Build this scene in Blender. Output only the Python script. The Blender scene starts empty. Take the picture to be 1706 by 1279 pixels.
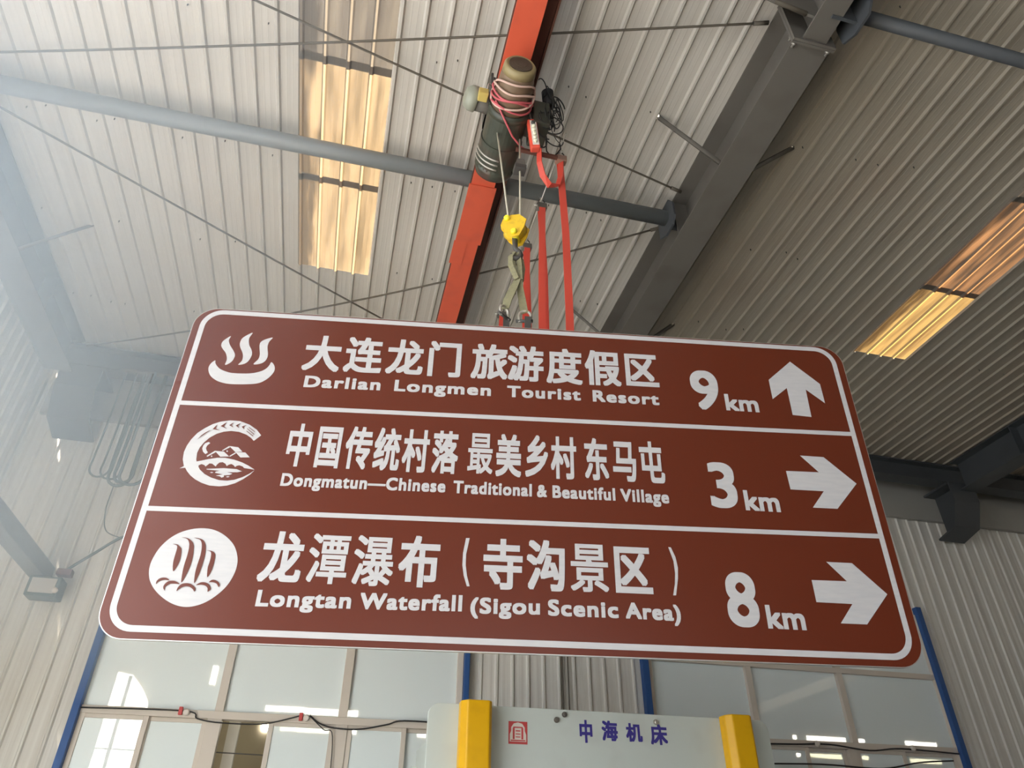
import bpy, bmesh, math, random
from mathutils import Vector, Matrix

# ------------------------------------------------------------------ camera, sky, sun, exposure
scene = bpy.context.scene
COL = scene.collection
cam_data = bpy.data.cameras.new('camera')
cam_data.sensor_width = 36.0
cam_data.lens = 36.0 * 1184.11 / 1706.0
cam = bpy.data.objects.new('camera', cam_data)
COL.objects.link(cam)
cam.matrix_world = Matrix(((0.970499, -0.141887, -0.194935, 0.0),
                           (-0.241066, -0.556555, -0.795069, 0.0),
                           (0.004318, 0.818606, -0.57434, 1.6),
                           (0, 0, 0, 1)))
scene.camera = cam

world = bpy.data.worlds.new('daylight')
scene.world = world
world.use_nodes = True
bg = world.node_tree.nodes['Background']
bg.inputs[0].default_value = (0.90, 0.95, 1.0, 1)
bg.inputs[1].default_value = 1.6

sun_data = bpy.data.lights.new('sun', 'SUN')
sun_data.energy = 30.0
sun_data.angle = math.radians(1.0)
sun_data.color = (1.0, 0.93, 0.80)
sun = bpy.data.objects.new('sun', sun_data)
COL.objects.link(sun)
sun.rotation_euler = Vector((0.30, 0.30, -0.88)).to_track_quat('-Z', 'Y').to_euler()

scene.view_settings.view_transform = 'Standard'
scene.view_settings.look = 'None'
scene.view_settings.gamma = 1.0
scene.view_settings.exposure = 1.52
scene.view_settings.use_curve_mapping = False
scene.cycles.max_bounces = 8
scene.cycles.volume_bounces = 2
scene.cycles.diffuse_bounces = 5
scene.cycles.sample_clamp_indirect = 6.0

HAZE = 0.18          # density of the added glare veil
rng = random.Random(7)

# ------------------------------------------------------------------ materials
def material(name, color, rough=0.6, metal=0.0, spec=0.5, noise=None, streak=None, bump=None, coat=0.0, coat_rough=0.1):
    """noise = (scale, second colour, amount); streak = (axis, fine scale, second colour, amount); bump = (scale, strength)"""
    m = bpy.data.materials.new(name)
    m.use_nodes = True
    nt = m.node_tree
    b = nt.nodes['Principled BSDF']
    b.inputs['Roughness'].default_value = rough
    b.inputs['Metallic'].default_value = metal
    b.inputs['Specular IOR Level'].default_value = spec
    if coat:
        b.inputs['Coat Weight'].default_value = coat
        b.inputs['Coat Roughness'].default_value = coat_rough
    b.inputs['Base Color'].default_value = (*color, 1)
    src = None
    tc = nt.nodes.new('ShaderNodeTexCoord')
    if streak:
        axis, sc, c2, amt = streak
        mp = nt.nodes.new('ShaderNodeMapping')
        s = [sc, sc, sc]
        s['xyz'.index(axis)] = sc * 0.012
        mp.inputs['Scale'].default_value = s
        nt.links.new(tc.outputs['Object'], mp.inputs['Vector'])
        nz = nt.nodes.new('ShaderNodeTexNoise')
        nz.inputs['Scale'].default_value = 1.0
        nz.inputs['Detail'].default_value = 3.0
        nt.links.new(mp.outputs[0], nz.inputs['Vector'])
        rp = nt.nodes.new('ShaderNodeValToRGB')
        rp.color_ramp.elements[0].position = 0.35
        rp.color_ramp.elements[1].position = 0.7
        rp.color_ramp.elements[0].color = (0, 0, 0, 1)
        rp.color_ramp.elements[1].color = (amt, amt, amt, 1)
        nt.links.new(nz.outputs['Fac'], rp.inputs['Fac'])
        mx = nt.nodes.new('ShaderNodeMixRGB')
        mx.inputs[1].default_value = (*color, 1)
        mx.inputs[2].default_value = (*c2, 1)
        nt.links.new(rp.outputs[0], mx.inputs[0])
        src = mx.outputs[0]
    if noise:
        sc, c2, amt = noise
        nz = nt.nodes.new('ShaderNodeTexNoise')
        nz.inputs['Scale'].default_value = sc
        nz.inputs['Detail'].default_value = 1.6
        nz.inputs['Roughness'].default_value = 0.6
        nt.links.new(tc.outputs['Object'], nz.inputs['Vector'])
        rp = nt.nodes.new('ShaderNodeValToRGB')
        rp.color_ramp.elements[0].position = 0.5
        rp.color_ramp.elements[1].position = 0.75
        rp.color_ramp.elements[0].color = (0, 0, 0, 1)
        rp.color_ramp.elements[1].color = (amt, amt, amt, 1)
        nt.links.new(nz.outputs['Fac'], rp.inputs['Fac'])
        mx = nt.nodes.new('ShaderNodeMixRGB')
        if src:
            nt.links.new(src, mx.inputs[1])
        else:
            mx.inputs[1].default_value = (*color, 1)
        mx.inputs[2].default_value = (*c2, 1)
        nt.links.new(rp.outputs[0], mx.inputs[0])
        src = mx.outputs[0]
    if src:
        nt.links.new(src, b.inputs['Base Color'])
    if bump:
        nz = nt.nodes.new('ShaderNodeTexNoise')
        nz.inputs['Scale'].default_value = bump[0]
        nt.links.new(tc.outputs['Object'], nz.inputs['Vector'])
        bp = nt.nodes.new('ShaderNodeBump')
        bp.inputs['Strength'].default_value = bump[1]
        bp.inputs['Distance'].default_value = 0.01
        nt.links.new(nz.outputs['Fac'], bp.inputs['Height'])
        nt.links.new(bp.outputs[0], b.inputs['Normal'])
    return m

def emitter(name, color, strength):
    m = bpy.data.materials.new(name)
    m.use_nodes = True
    nt = m.node_tree
    b = nt.nodes['Principled BSDF']
    b.inputs['Base Color'].default_value = (0.8, 0.8, 0.8, 1)
    b.inputs['Emission Color'].default_value = (*color, 1)
    b.inputs['Emission Strength'].default_value = strength
    return m

def film_glass(name, film, clear):
    """glass with a pale translucent film: partly see-through, partly diffuse, always glossy"""
    m = bpy.data.materials.new(name)
    m.use_nodes = True
    nt = m.node_tree
    nt.nodes.clear()
    out = nt.nodes.new('ShaderNodeOutputMaterial')
    tr = nt.nodes.new('ShaderNodeBsdfTransparent')
    df = nt.nodes.new('ShaderNodeBsdfDiffuse'); df.inputs[0].default_value = (*film, 1)
    mx = nt.nodes.new('ShaderNodeMixShader'); mx.inputs[0].default_value = 1 - clear
    gl = nt.nodes.new('ShaderNodeBsdfGlossy'); gl.inputs['Roughness'].default_value = 0.02
    fr = nt.nodes.new('ShaderNodeFresnel'); fr.inputs[0].default_value = 1.33
    m2 = nt.nodes.new('ShaderNodeMixShader')
    nt.links.new(tr.outputs[0], mx.inputs[1]); nt.links.new(df.outputs[0], mx.inputs[2])
    nt.links.new(fr.outputs[0], m2.inputs[0])
    nt.links.new(mx.outputs[0], m2.inputs[1]); nt.links.new(gl.outputs[0], m2.inputs[2])
    nt.links.new(m2.outputs[0], out.inputs[0])
    return m

def skylight_material(name, tint, dirt, clear_pos):
    """weathered fibreglass sheet lit from above by the sun: translucent, grimy along its edges"""
    m = bpy.data.materials.new(name)
    m.use_nodes = True
    nt = m.node_tree
    nt.nodes.clear()
    out = nt.nodes.new('ShaderNodeOutputMaterial')
    tl = nt.nodes.new('ShaderNodeBsdfTranslucent')
    df = nt.nodes.new('ShaderNodeBsdfDiffuse'); df.inputs[0].default_value = (0.40, 0.36, 0.31, 1)
    mx = nt.nodes.new('ShaderNodeMixShader'); mx.inputs[0].default_value = 0.35
    tc = nt.nodes.new('ShaderNodeTexCoord')
    mp = nt.nodes.new('ShaderNodeMapping'); mp.inputs['Scale'].default_value = (9, 1.1, 1)
    nz = nt.nodes.new('ShaderNodeTexNoise'); nz.inputs['Scale'].default_value = 1.0; nz.inputs['Detail'].default_value = 6
    rp = nt.nodes.new('ShaderNodeValToRGB')
    rp.color_ramp.elements[0].position = clear_pos
    rp.color_ramp.elements[1].position = clear_pos + 0.28
    rp.color_ramp.elements[0].color = (*dirt, 1)
    rp.color_ramp.elements[1].color = (*tint, 1)
    nt.links.new(tc.outputs['Object'], mp.inputs[0]); nt.links.new(mp.outputs[0], nz.inputs['Vector'])
    nt.links.new(nz.outputs['Fac'], rp.inputs[0])
    # the ribs shed their grime and stay bright; the first pan on the left is the dirtiest
    sp = nt.nodes.new('ShaderNodeSeparateXYZ'); nt.links.new(tc.outputs['Object'], sp.inputs[0])
    def mth(op, a, b=None):
        n = nt.nodes.new('ShaderNodeMath'); n.operation = op
        for i, v in enumerate((a, b)):
            if v is None: continue
            if isinstance(v, (int, float)): n.inputs[i].default_value = v
            else: nt.links.new(v, n.inputs[i])
        return n.outputs[0]
    fr_ = mth('FRACT', mth('ADD', mth('DIVIDE', mth('SUBTRACT', sp.outputs['X'], 0.024), PITCH), 10.5))
    rib = mth('LESS_THAN', mth('ABSOLUTE', mth('SUBTRACT', fr_, 0.5)), 0.045)
    m1 = nt.nodes.new('ShaderNodeMixRGB'); nt.links.new(mth('MULTIPLY', rib, 0.75), m1.inputs[0]); nt.links.new(rp.outputs[0], m1.inputs[1])
    m1.inputs[2].default_value = (min(1, tint[0]*2.2), min(1, tint[1]*2.1), min(1, tint[2]*1.9), 1)
    dr = nt.nodes.new('ShaderNodeMapRange'); dr.interpolation_type = 'SMOOTHSTEP'
    nt.links.new(mth('ADD', sp.outputs['X'], mth('MULTIPLY', mth('SUBTRACT', nz.outputs['Fac'], 0.5), 0.5)), dr.inputs['Value'])
    dr.inputs['From Min'].default_value = -0.32; dr.inputs['From Max'].default_value = -0.18
    dr.inputs['To Min'].default_value = 0.9; dr.inputs['To Max'].default_value = 0.0
    m2_ = nt.nodes.new('ShaderNodeMixRGB'); nt.links.new(dr.outputs[0], m2_.inputs[0]); nt.links.new(m1.outputs[0], m2_.inputs[1])
    m2_.inputs[2].default_value = (dirt[0]*0.3, dirt[1]*0.28, dirt[2]*0.26, 1)
    nt.links.new(m2_.outputs[0], tl.inputs[0])
    nt.links.new(tl.outputs[0], mx.inputs[1]); nt.links.new(df.outputs[0], mx.inputs[2])
    nt.links.new(mx.outputs[0], out.inputs[0])
    return m

PITCH = 0.19875      # rib spacing of the sheets
MAT = {}
MAT['roof'] = material('roof sheet', (0.56, 0.53, 0.48), 0.5, 0.0, 0.4, noise=(0.8, (0.42, 0.32, 0.24), 0.22), streak=('y', 26, (0.46, 0.43, 0.39), 0.6))
MAT['dimsheet'] = material('brown dimmed sheet', (0.35, 0.31, 0.25), 0.5, 0.0, 0.4, noise=(0.7, (0.27, 0.19, 0.135), 0.35), streak=('y', 26, (0.30, 0.27, 0.225), 0.6))  # brown grime plus the right side's weaker light, both put in the colour
MAT['wall'] = material('wall sheet', (0.70, 0.69, 0.65), 0.5, 0.0, 0.4, streak=('z', 20, (0.50, 0.47, 0.43), 0.6))
MAT['plaster'] = material('plaster', (0.55, 0.52, 0.46), 0.8, noise=(2, (0.4, 0.36, 0.3), 0.4))
MAT['girt'] = material('shaded girt grey', (0.33, 0.325, 0.30), 0.6, noise=(2, (0.26, 0.25, 0.22), 0.4))  # plaster tone greyed for the shade under the runway beam
MAT['brownwall'] = material('brown plaster', (0.33, 0.28, 0.20), 0.8, noise=(2, (0.25, 0.2, 0.15), 0.5))
MAT['floor'] = material('concrete floor', (0.25, 0.24, 0.22), 0.7, noise=(1.5, (0.18, 0.17, 0.16), 0.6))
MAT['steel'] = material('grey painted steel', (0.135, 0.124, 0.108), 0.6, 0, 0.3, noise=(3, (0.10, 0.084, 0.07), 0.5))
MAT['darksteel'] = material('dark blue-grey steel', (0.062, 0.068, 0.075), 0.55, noise=(3, (0.05, 0.05, 0.052), 0.5))
MAT['tube'] = material('grey tube paint', (0.185, 0.20, 0.205), 0.45, noise=(4, (0.18, 0.18, 0.18), 0.4))
MAT['rod'] = material('dark rod', (0.10, 0.085, 0.065), 0.6)
MAT['red'] = material('orange red paint', (0.66, 0.105, 0.05), 0.5, noise=(5, (0.5, 0.09, 0.05), 0.5))
MAT['maroon'] = material('dark maroon paint', (0.12, 0.045, 0.03), 0.6)
MAT['brown'] = material('sign brown', (0.122, 0.0205, 0.0070), 0.31, 0, 0.5)
MAT['white'] = material('reflective white', (0.565, 0.555, 0.56), 0.4, 0, 0.5, streak=('x', 60, (0.49, 0.49, 0.51), 0.6))
MAT['alu'] = material('bare aluminium', (0.62, 0.62, 0.60), 0.4, 0.8)
MAT['blue'] = material('blue paint', (0.022, 0.085, 0.27), 0.5)
MAT['frame'] = material('beige window frame', (0.62, 0.56, 0.49), 0.5)
MAT['glass'] = film_glass('filmed glass', (0.87, 0.95, 0.96), 0.20)
MAT['lit'] = emitter('lit window', (1.0, 0.97, 0.85), 14.0)
MAT['lityellow'] = emitter('lit window yellowish', (1.0, 0.95, 0.62), 8.0)
MAT['black'] = material('black rubber', (0.02, 0.02, 0.02), 0.6)
MAT['hose'] = material('grey green hose', (0.10, 0.13, 0.13), 0.5)
MAT['hoist'] = material('dark green hoist paint', (0.055, 0.06, 0.045), 0.38, noise=(6, (0.10, 0.045, 0.035), 0.7))
MAT['motor'] = material('brown motor', (0.20, 0.135, 0.085), 0.5, noise=(7, (0.12, 0.08, 0.06), 0.6))
MAT['grille'] = material('brown grille', (0.075, 0.055, 0.035), 0.6, bump=(220, 0.8))
MAT['olive'] = material('motor cap', (0.30, 0.24, 0.12), 0.5)
MAT['dome'] = material('grey green dome', (0.30, 0.31, 0.25), 0.4)
MAT['brass'] = material('yellow terminal', (0.55, 0.42, 0.12), 0.5)
MAT['pinkwire'] = material('pink red cable', (0.60, 0.12, 0.14), 0.5)
MAT['paleskin'] = material('pale cable', (0.65, 0.45, 0.38), 0.5)
MAT['strap'] = material('red flat cable', (0.72, 0.085, 0.055), 0.38)
MAT['yellow'] = material('hook block yellow', (0.80, 0.52, 0.03), 0.45, noise=(30, (0.5, 0.28, 0.04), 0.4))
MAT['lemon'] = material('bright yellow', (0.90, 0.80, 0.04), 0.4)
MAT['rope'] = material('wire rope', (0.52, 0.48, 0.38), 0.5)
MAT['sling'] = material('olive sling', (0.24, 0.225, 0.13), 0.8, noise=(60, (0.14, 0.12, 0.08), 0.6))
MAT['iron'] = material('iron', (0.09, 0.085, 0.08), 0.45, 0.3)
MAT['zinc'] = material('zinc', (0.55, 0.52, 0.47), 0.4, 0.6)
MAT['machine'] = material('pale grey green machine paint', (0.60, 0.66, 0.63), 0.5, noise=(4, (0.52, 0.55, 0.52), 0.4))
MAT['guard'] = material('yellow guard paint', (0.80, 0.44, 0.0), 0.42, noise=(8, (0.66, 0.34, 0.0), 0.4))
MAT['ink'] = material('blue ink', (0.05, 0.04, 0.27), 0.5)
MAT['sealred'] = material('seal red', (0.55, 0.07, 0.07), 0.5)
MAT['sealwhite'] = material('seal white', (0.72, 0.66, 0.60), 0.5)
MAT['peach'] = material('peeling peach paint', (0.85, 0.62, 0.40), 0.5)
MAT['remote'] = material('remote red', (0.78, 0.10, 0.06), 0.4)
MAT['button'] = material('cream button', (0.80, 0.78, 0.60), 0.4)
MAT['skyA'] = skylight_material('skylight sheet', (0.058, 0.040, 0.022), (0.024, 0.0165, 0.0085), 0.32)
MAT['skyD'] = skylight_material('golden skylight sheet', (0.055, 0.034, 0.0115), (0.022, 0.012, 0.0045), 0.32)
MAT['skyB'] = skylight_material('grimy skylight sheet', (0.040, 0.019, 0.008), (0.010, 0.0055, 0.003), 0.40)
MAT['skyC'] = skylight_material('dark skylight sheet', (0.024, 0.02, 0.0155), (0.012, 0.010, 0.0085), 0.40)

# ------------------------------------------------------------------ mesh helpers
class MB:
    """collects shapes into one mesh"""
    def __init__(self): self.bm = bmesh.new()
    def box(self, x0, x1, y0, y1, z0, z1, mat=None):
        v = [self.bm.verts.new(p) for p in ((x0,y0,z0),(x1,y0,z0),(x1,y1,z0),(x0,y1,z0),(x0,y0,z1),(x1,y0,z1),(x1,y1,z1),(x0,y1,z1))]
        if mat is not None:
            for q in v: q.co = mat @ q.co
        for f in ((3,2,1,0),(4,5,6,7),(0,1,5,4),(1,2,6,5),(2,3,7,6),(3,0,4,7)):
            self.bm.faces.new([v[i] for i in f])
        return self
    def prism(self, pts, axis, a, b, mat=None):
        """polygon in the two other axes extruded along axis from a to b"""
        def P(u, v, t):
            p = {'x': (t,u,v), 'y': (u,t,v), 'z': (u,v,t)}[axis]
            return mat @ Vector(p) if mat is not None else Vector(p)
        A = [self.bm.verts.new(P(u,v,a)) for u,v in pts]
        B = [self.bm.verts.new(P(u,v,b)) for u,v in pts]
        n = len(pts)
        self.bm.faces.new(A); self.bm.faces.new(B[::-1])
        for i in range(n):
            self.bm.faces.new((A[i], B[i], B[(i+1)%n], A[(i+1)%n]))
        return self
    def tube(self, path, r, seg=10, r2=None):
        """round tube along a path; r may be a list"""
        pts = [Vector(p) for p in path]
        n = len(pts)
        rr = r if isinstance(r, (list, tuple)) else [r]*n
        rings = []
        ref = None
        for i in range(n):
            t = (pts[min(i+1,n-1)] - pts[max(i-1,0)]).normalized()
            if ref is None:
                ref = Vector((0,0,1)) if abs(t.z) < 0.9 else Vector((1,0,0))
            s = t.cross(ref).normalized(); u = s.cross(t).normalized(); ref = u
            rings.append([self.bm.verts.new(pts[i] + (s*math.cos(a)+u*math.sin(a))*rr[i]) for a in [2*math.pi*k/seg for k in range(seg)]])
        for i in range(n-1):
            for k in range(seg):
                f = self.bm.faces.new((rings[i][k], rings[i+1][k], rings[i+1][(k+1)%seg], rings[i][(k+1)%seg])); f.smooth = True
        self.bm.faces.new(rings[0]); self.bm.faces.new(rings[-1][::-1])
        return self
    def lathe(self, prof, origin, axis, seg=28):
        """profile of (distance along axis, radius)"""
        o = Vector(origin); t = Vector(axis).normalized()
        ref = Vector((0,0,1)) if abs(t.z) < 0.9 else Vector((1,0,0))
        s = t.cross(ref).normalized(); u = s.cross(t)
        rings = [[self.bm.verts.new(o + t*d + (s*math.cos(a)+u*math.sin(a))*max(r,1e-4)) for a in [2*math.pi*k/seg for k in range(seg)]] for d, r in prof]
        for i in range(len(prof)-1):
            for k in range(seg):
                f = self.bm.faces.new((rings[i][k], rings[i+1][k], rings[i+1][(k+1)%seg], rings[i][(k+1)%seg]))
                f.smooth = abs(prof[i][0]-prof[i+1][0]) > 0.3*abs(prof[i][1]-prof[i+1][1])
        self.bm.faces.new(rings[0]); self.bm.faces.new(rings[-1][::-1])
        return self
    def ribbon(self, path, widths, thick, wdir):
        """flat strap of given width direction along a path"""
        pts = [Vector(p) for p in path]; n = len(pts)
        ww = widths if isinstance(widths, (list, tuple)) else [widths]*n
        wds = wdir if isinstance(wdir, list) else [wdir]*n
        rings = []
        for i in range(n):
            t = (pts[min(i+1,n-1)] - pts[max(i-1,0)]).normalized()
            w = Vector(wds[i]); w = (w - t*w.dot(t)).normalized()
            q = t.cross(w)
            rings.append([self.bm.verts.new(pts[i] + w*(a*ww[i]/2) + q*(b*thick/2)) for a,b in ((-1,-1),(1,-1),(1,1),(-1,1))])
        for i in range(n-1):
            for k in range(4):
                self.bm.faces.new((rings[i][k], rings[i+1][k], rings[i+1][(k+1)%4], rings[i][(k+1)%4]))
        self.bm.faces.new(rings[0]); self.bm.faces.new(rings[-1][::-1])
        return self
    def sheet(self, prof, to3, a, b):
        """open profile extruded between parameters a and b"""
        A = [self.bm.verts.new(to3(u,v,a)) for u,v in prof]
        B = [self.bm.verts.new(to3(u,v,b)) for u,v in prof]
        for i in range(len(prof)-1):
            self.bm.faces.new((A[i], A[i+1], B[i+1], B[i]))
        return self
    def build(self, name, mat, parent=None, bevel=0.0, smooth=False):
        bmesh.ops.recalc_face_normals(self.bm, faces=self.bm.faces)
        me = bpy.data.meshes.new(name)
        self.bm.to_mesh(me); self.bm.free()
        me.materials.append(MAT[mat])
        o = bpy.data.objects.new(name, me); COL.objects.link(o)
        if parent: 
            o.parent = parent
        if bevel:
            md = o.modifiers.new('bevel', 'BEVEL'); md.width = bevel; md.segments = 2; md.limit_method = 'ANGLE'
        return o

def tag(o, label, cat, group=None, kind=None):
    o['label'] = label; o['category'] = cat
    if group: o['group'] = group
    if kind: o['kind'] = kind
    return o
def thing(name, label, cat, group=None):
    o = bpy.data.objects.new(name, None); COL.objects.link(o); o.empty_display_size = 0.1
    return tag(o, label, cat, group)
def struct(o):
    o['kind'] = 'structure'; return o
def arc(cx, cy, r, a0, a1, n):
    return [(cx + r*math.cos(a0+(a1-a0)*i/n), cy + r*math.sin(a0+(a1-a0)*i/n)) for i in range(n+1)]
def round_rect(x0, x1, y0, y1, r, n=8):
    q = math.pi/2
    return arc(x1-r, y1-r, r, 0, q, n) + arc(x0+r, y1-r, r, q, 2*q, n) + arc(x0+r, y0+r, r, 2*q, 3*q, n) + arc(x1-r, y0+r, r, 3*q, 4*q, n)
def smooth_closed(pts, n=4):
    """Catmull-Rom through a closed outline"""
    out = []; N = len(pts)
    for i in range(N):
        p0, p1, p2, p3 = (Vector(pts[(i+k-1) % N]) for k in range(4))
        for j in range(n):
            t = j/n
            out.append(tuple(0.5*((2*p1) + (p2-p0)*t + (2*p0-5*p1+4*p2-p3)*t*t + (3*p1-p0-3*p2+p3)*t**3)))
    return out

# ------------------------------------------------------------------ lettering: glyph outlines as flat raised mesh
def glyphs(text, bold=0.0, res=4, space=1.0):
    cu = bpy.data.curves.new('lettering', 'FONT')
    cu.body = text; cu.size = 1.0; cu.resolution_u = res; cu.space_character = space; cu.offset = bold
    ob = bpy.data.objects.new('lettering', cu); COL.objects.link(ob)
    dg = bpy.context.evaluated_depsgraph_get()
    me = bpy.data.meshes.new_from_object(ob.evaluated_get(dg))
    vs = [(v.co.x, v.co.y) for v in me.vertices]
    fs = [tuple(p.vertices) for p in me.polygons]
    bpy.data.objects.remove(ob); bpy.data.meshes.remove(me); bpy.data.curves.remove(cu)
    return vs, fs
def bounds(vs):
    xs = [v[0] for v in vs]; ys = [v[1] for v in vs]
    return min(xs), max(xs), min(ys), max(ys)
def put_glyphs(bm, vs, fs, fx, place, h, layers=((0, 0),)):
    """fx maps glyph space to the plane, place maps plane to 3-D; layers = shifted copies that thicken the strokes"""
    for k, (dx, dy) in enumerate(layers):
        vv = []
        for v in vs:
            a, b = fx(v)
            vv.append(bm.verts.new(place(a+dx, b+dy, h + 0.0001*k)))
        for f in fs:
            try: bm.faces.new([vv[i] for i in f])
            except ValueError: pass

# ------------------------------------------------------------------ the hall
ZR = 7.40            # underside of the roof sheet
YW = 9.10            # back wall
PITCH = 0.19875      # rib spacing of the sheets
X0 = -0.965 - 16*PITCH
def rib_profile(xa, n, drop=0.024):
    """flat pans with narrow ribs standing out of the sheet (positive = into the hall)"""
    p = []
    for k in range(n):
        x = xa + k*PITCH
        p += [(x-0.024, 0.0), (x-0.010, drop), (x+0.010, drop), (x+0.024, 0.0),
              (x+0.070, 0.0), (x+0.077, 0.0010), (x+0.084, 0.0), (x+0.120, 0.0), (x+0.127, 0.0010), (x+0.134, 0.0)]
    p.append((xa + n*PITCH - 0.024, 0.0))
    return p
roof_at = lambda u, v, t: Vector((u, t, ZR - v))
NSKY = 4
KL, KR = 16, 52      # rib index where the two skylight columns start
SKY_Y0, SKY_Y1 = -1.0, 6.30
SKR_Y1 = 6.16
b = MB()
b.sheet(rib_profile(X0, KL), roof_at, -9, YW+0.3)
b.sheet(rib_profile(X0+KL*PITCH, NSKY), roof_at, -9, SKY_Y0)
b.sheet(rib_profile(X0+KL*PITCH, NSKY), roof_at, SKY_Y1, YW+0.3)
b.sheet(rib_profile(X0+(KL+NSKY)*PITCH, 16), roof_at, -9, YW+0.3)
n_pale = len(b.bm.faces)
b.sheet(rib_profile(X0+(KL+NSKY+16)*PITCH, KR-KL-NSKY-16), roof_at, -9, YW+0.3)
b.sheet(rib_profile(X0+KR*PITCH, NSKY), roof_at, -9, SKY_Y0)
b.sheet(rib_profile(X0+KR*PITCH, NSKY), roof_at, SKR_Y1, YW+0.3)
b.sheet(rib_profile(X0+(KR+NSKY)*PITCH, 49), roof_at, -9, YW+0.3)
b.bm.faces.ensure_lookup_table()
for f in b.bm.faces[n_pale:]: f.material_index = 1        # browner sheets of the right bay, dimmed for light falloff
ceiling = struct(b.build('ceiling', 'roof'))
ceiling.data.materials.append(MAT['dimsheet'])
# screw tips that come through the sheet along the purlin lines
b = MB()
for yy in (-0.55, 0.8, 2.14, 3.46, 4.80, 6.14, 7.5):
    for k in range(0, 95):
        if rng.random() < (0.42 if k < 36 else 0.75): continue
        x = X0 + (k+0.62)*PITCH + rng.uniform(-0.03, 0.03)
        kk = k
        if (KL-1 <= kk < KL+NSKY+1) or (KR-1 <= kk < KR+NSKY+1): continue
        y = yy + rng.choice((-0.03, 0.03))
        b.lathe([(0, 0.006), (0.02, 0.005), (0.03, 0.001)], (x, y, ZR+0.002), (0, 0, -1), 6)
o = b.build('screw', 'iron', ceiling); o['kind'] = 'stuff'

struct(MB().box(-4.2, 16.8, -9.2, 14.2, -0.12, 0).build('floor', 'floor'))
# back wall: vertical ribbed sheet around the two window banks
wall_at = lambda u, v, t: Vector((u, YW - v, t))
WL0, WL1, WR0, WR1 = -2.56, 1.62, 4.06, 8.58
WB, WT = 0.9, 4.95
def wall_strip(b, xa, xb, z0, z1):
    n = max(1, round((xb-xa)/PITCH))
    pr = [(xa + (u-xa)*(xb-xa)/(n*PITCH), v) for u, v in rib_profile(xa+0.024, n, 0.026)]
    b.sheet(pr, wall_at, z0, z1)
b = MB()
wall_strip(b, -4.2, WL0, 0, ZR+0.05); wall_strip(b, WL1, WR0, 0, ZR+0.05); wall_strip(b, WR1, 16.8, 0, ZR+0.05)
for xa, xb in ((WL0, WL1), (WR0, WR1)):
    wall_strip(b, xa, xb, WT, ZR+0.05); wall_strip(b, xa, xb, 0, WB)
struct(b.build('wall_back', 'wall'))
# left gable wall with its big open doorway towards the front, ribbed
left_at = lambda u, v, t: Vector((-4.2 + v, u, t))
b = MB()
b.sheet([(u, v) for u, v in rib_profile(4.8, 22, 0.026)], left_at, 0, ZR+0.05)
b.sheet([(u, v) for u, v in rib_profile(-2.5, 37, 0.026)], left_at, 6.0, ZR+0.05)
b.sheet([(u, v) for u, v in rib_profile(-9.0, 33, 0.026)], left_at, 0, ZR+0.05)
struct(b.build('wall_left', 'wall'))
struct(MB().box(16.8, 16.9, -9.2, 14.2, 0, ZR+0.1).build('wall_right', 'dimsheet'))  # unseen wall, darkened to cut bounce onto the right roof
b = MB()
b.box(1.8, 16.8, -9.2, -9.1, 0, ZR+0.1); b.box(-4.2, 1.8, -9.2, -9.1, 3.4, ZR+0.1)  # unseen opening left below, sized to let in fill daylight
struct(b.build('wall_front', 'dimsheet'))  # same darkened colour, limits bounce from behind the camera

# the room behind the windows
b = MB()
b.box(-4.3, 16.8, 13.0, 13.1, 0, 5.3)
b.box(-4.3, -4.2, YW+0.1, 13.0, 0, 5.3)
struct(b.build('wall_office', 'brownwall'))
struct(MB().box(-4.3, 16.8, YW+0.08, 13.1, 5.3, 5.4).build('ceiling_office', 'plaster'))

# blue steel posts beside the window banks, girt above in a shaded grey, sill
for i, (x, w) in enumerate(((-2.525, 0.075), (1.655, 0.065), (4.015, 0.085), (8.56, 0.085))):
    struct(MB().box(x-w/2, x+w/2, YW-0.13, YW-0.03, 0, 5.05).build('trim_%d' % (i+1), 'blue', bevel=0.004))
struct(MB().box(-4.1, 16.8, YW-0.10, YW-0.03, 6.57, 7.36).build('trim_5', 'girt'))

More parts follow.
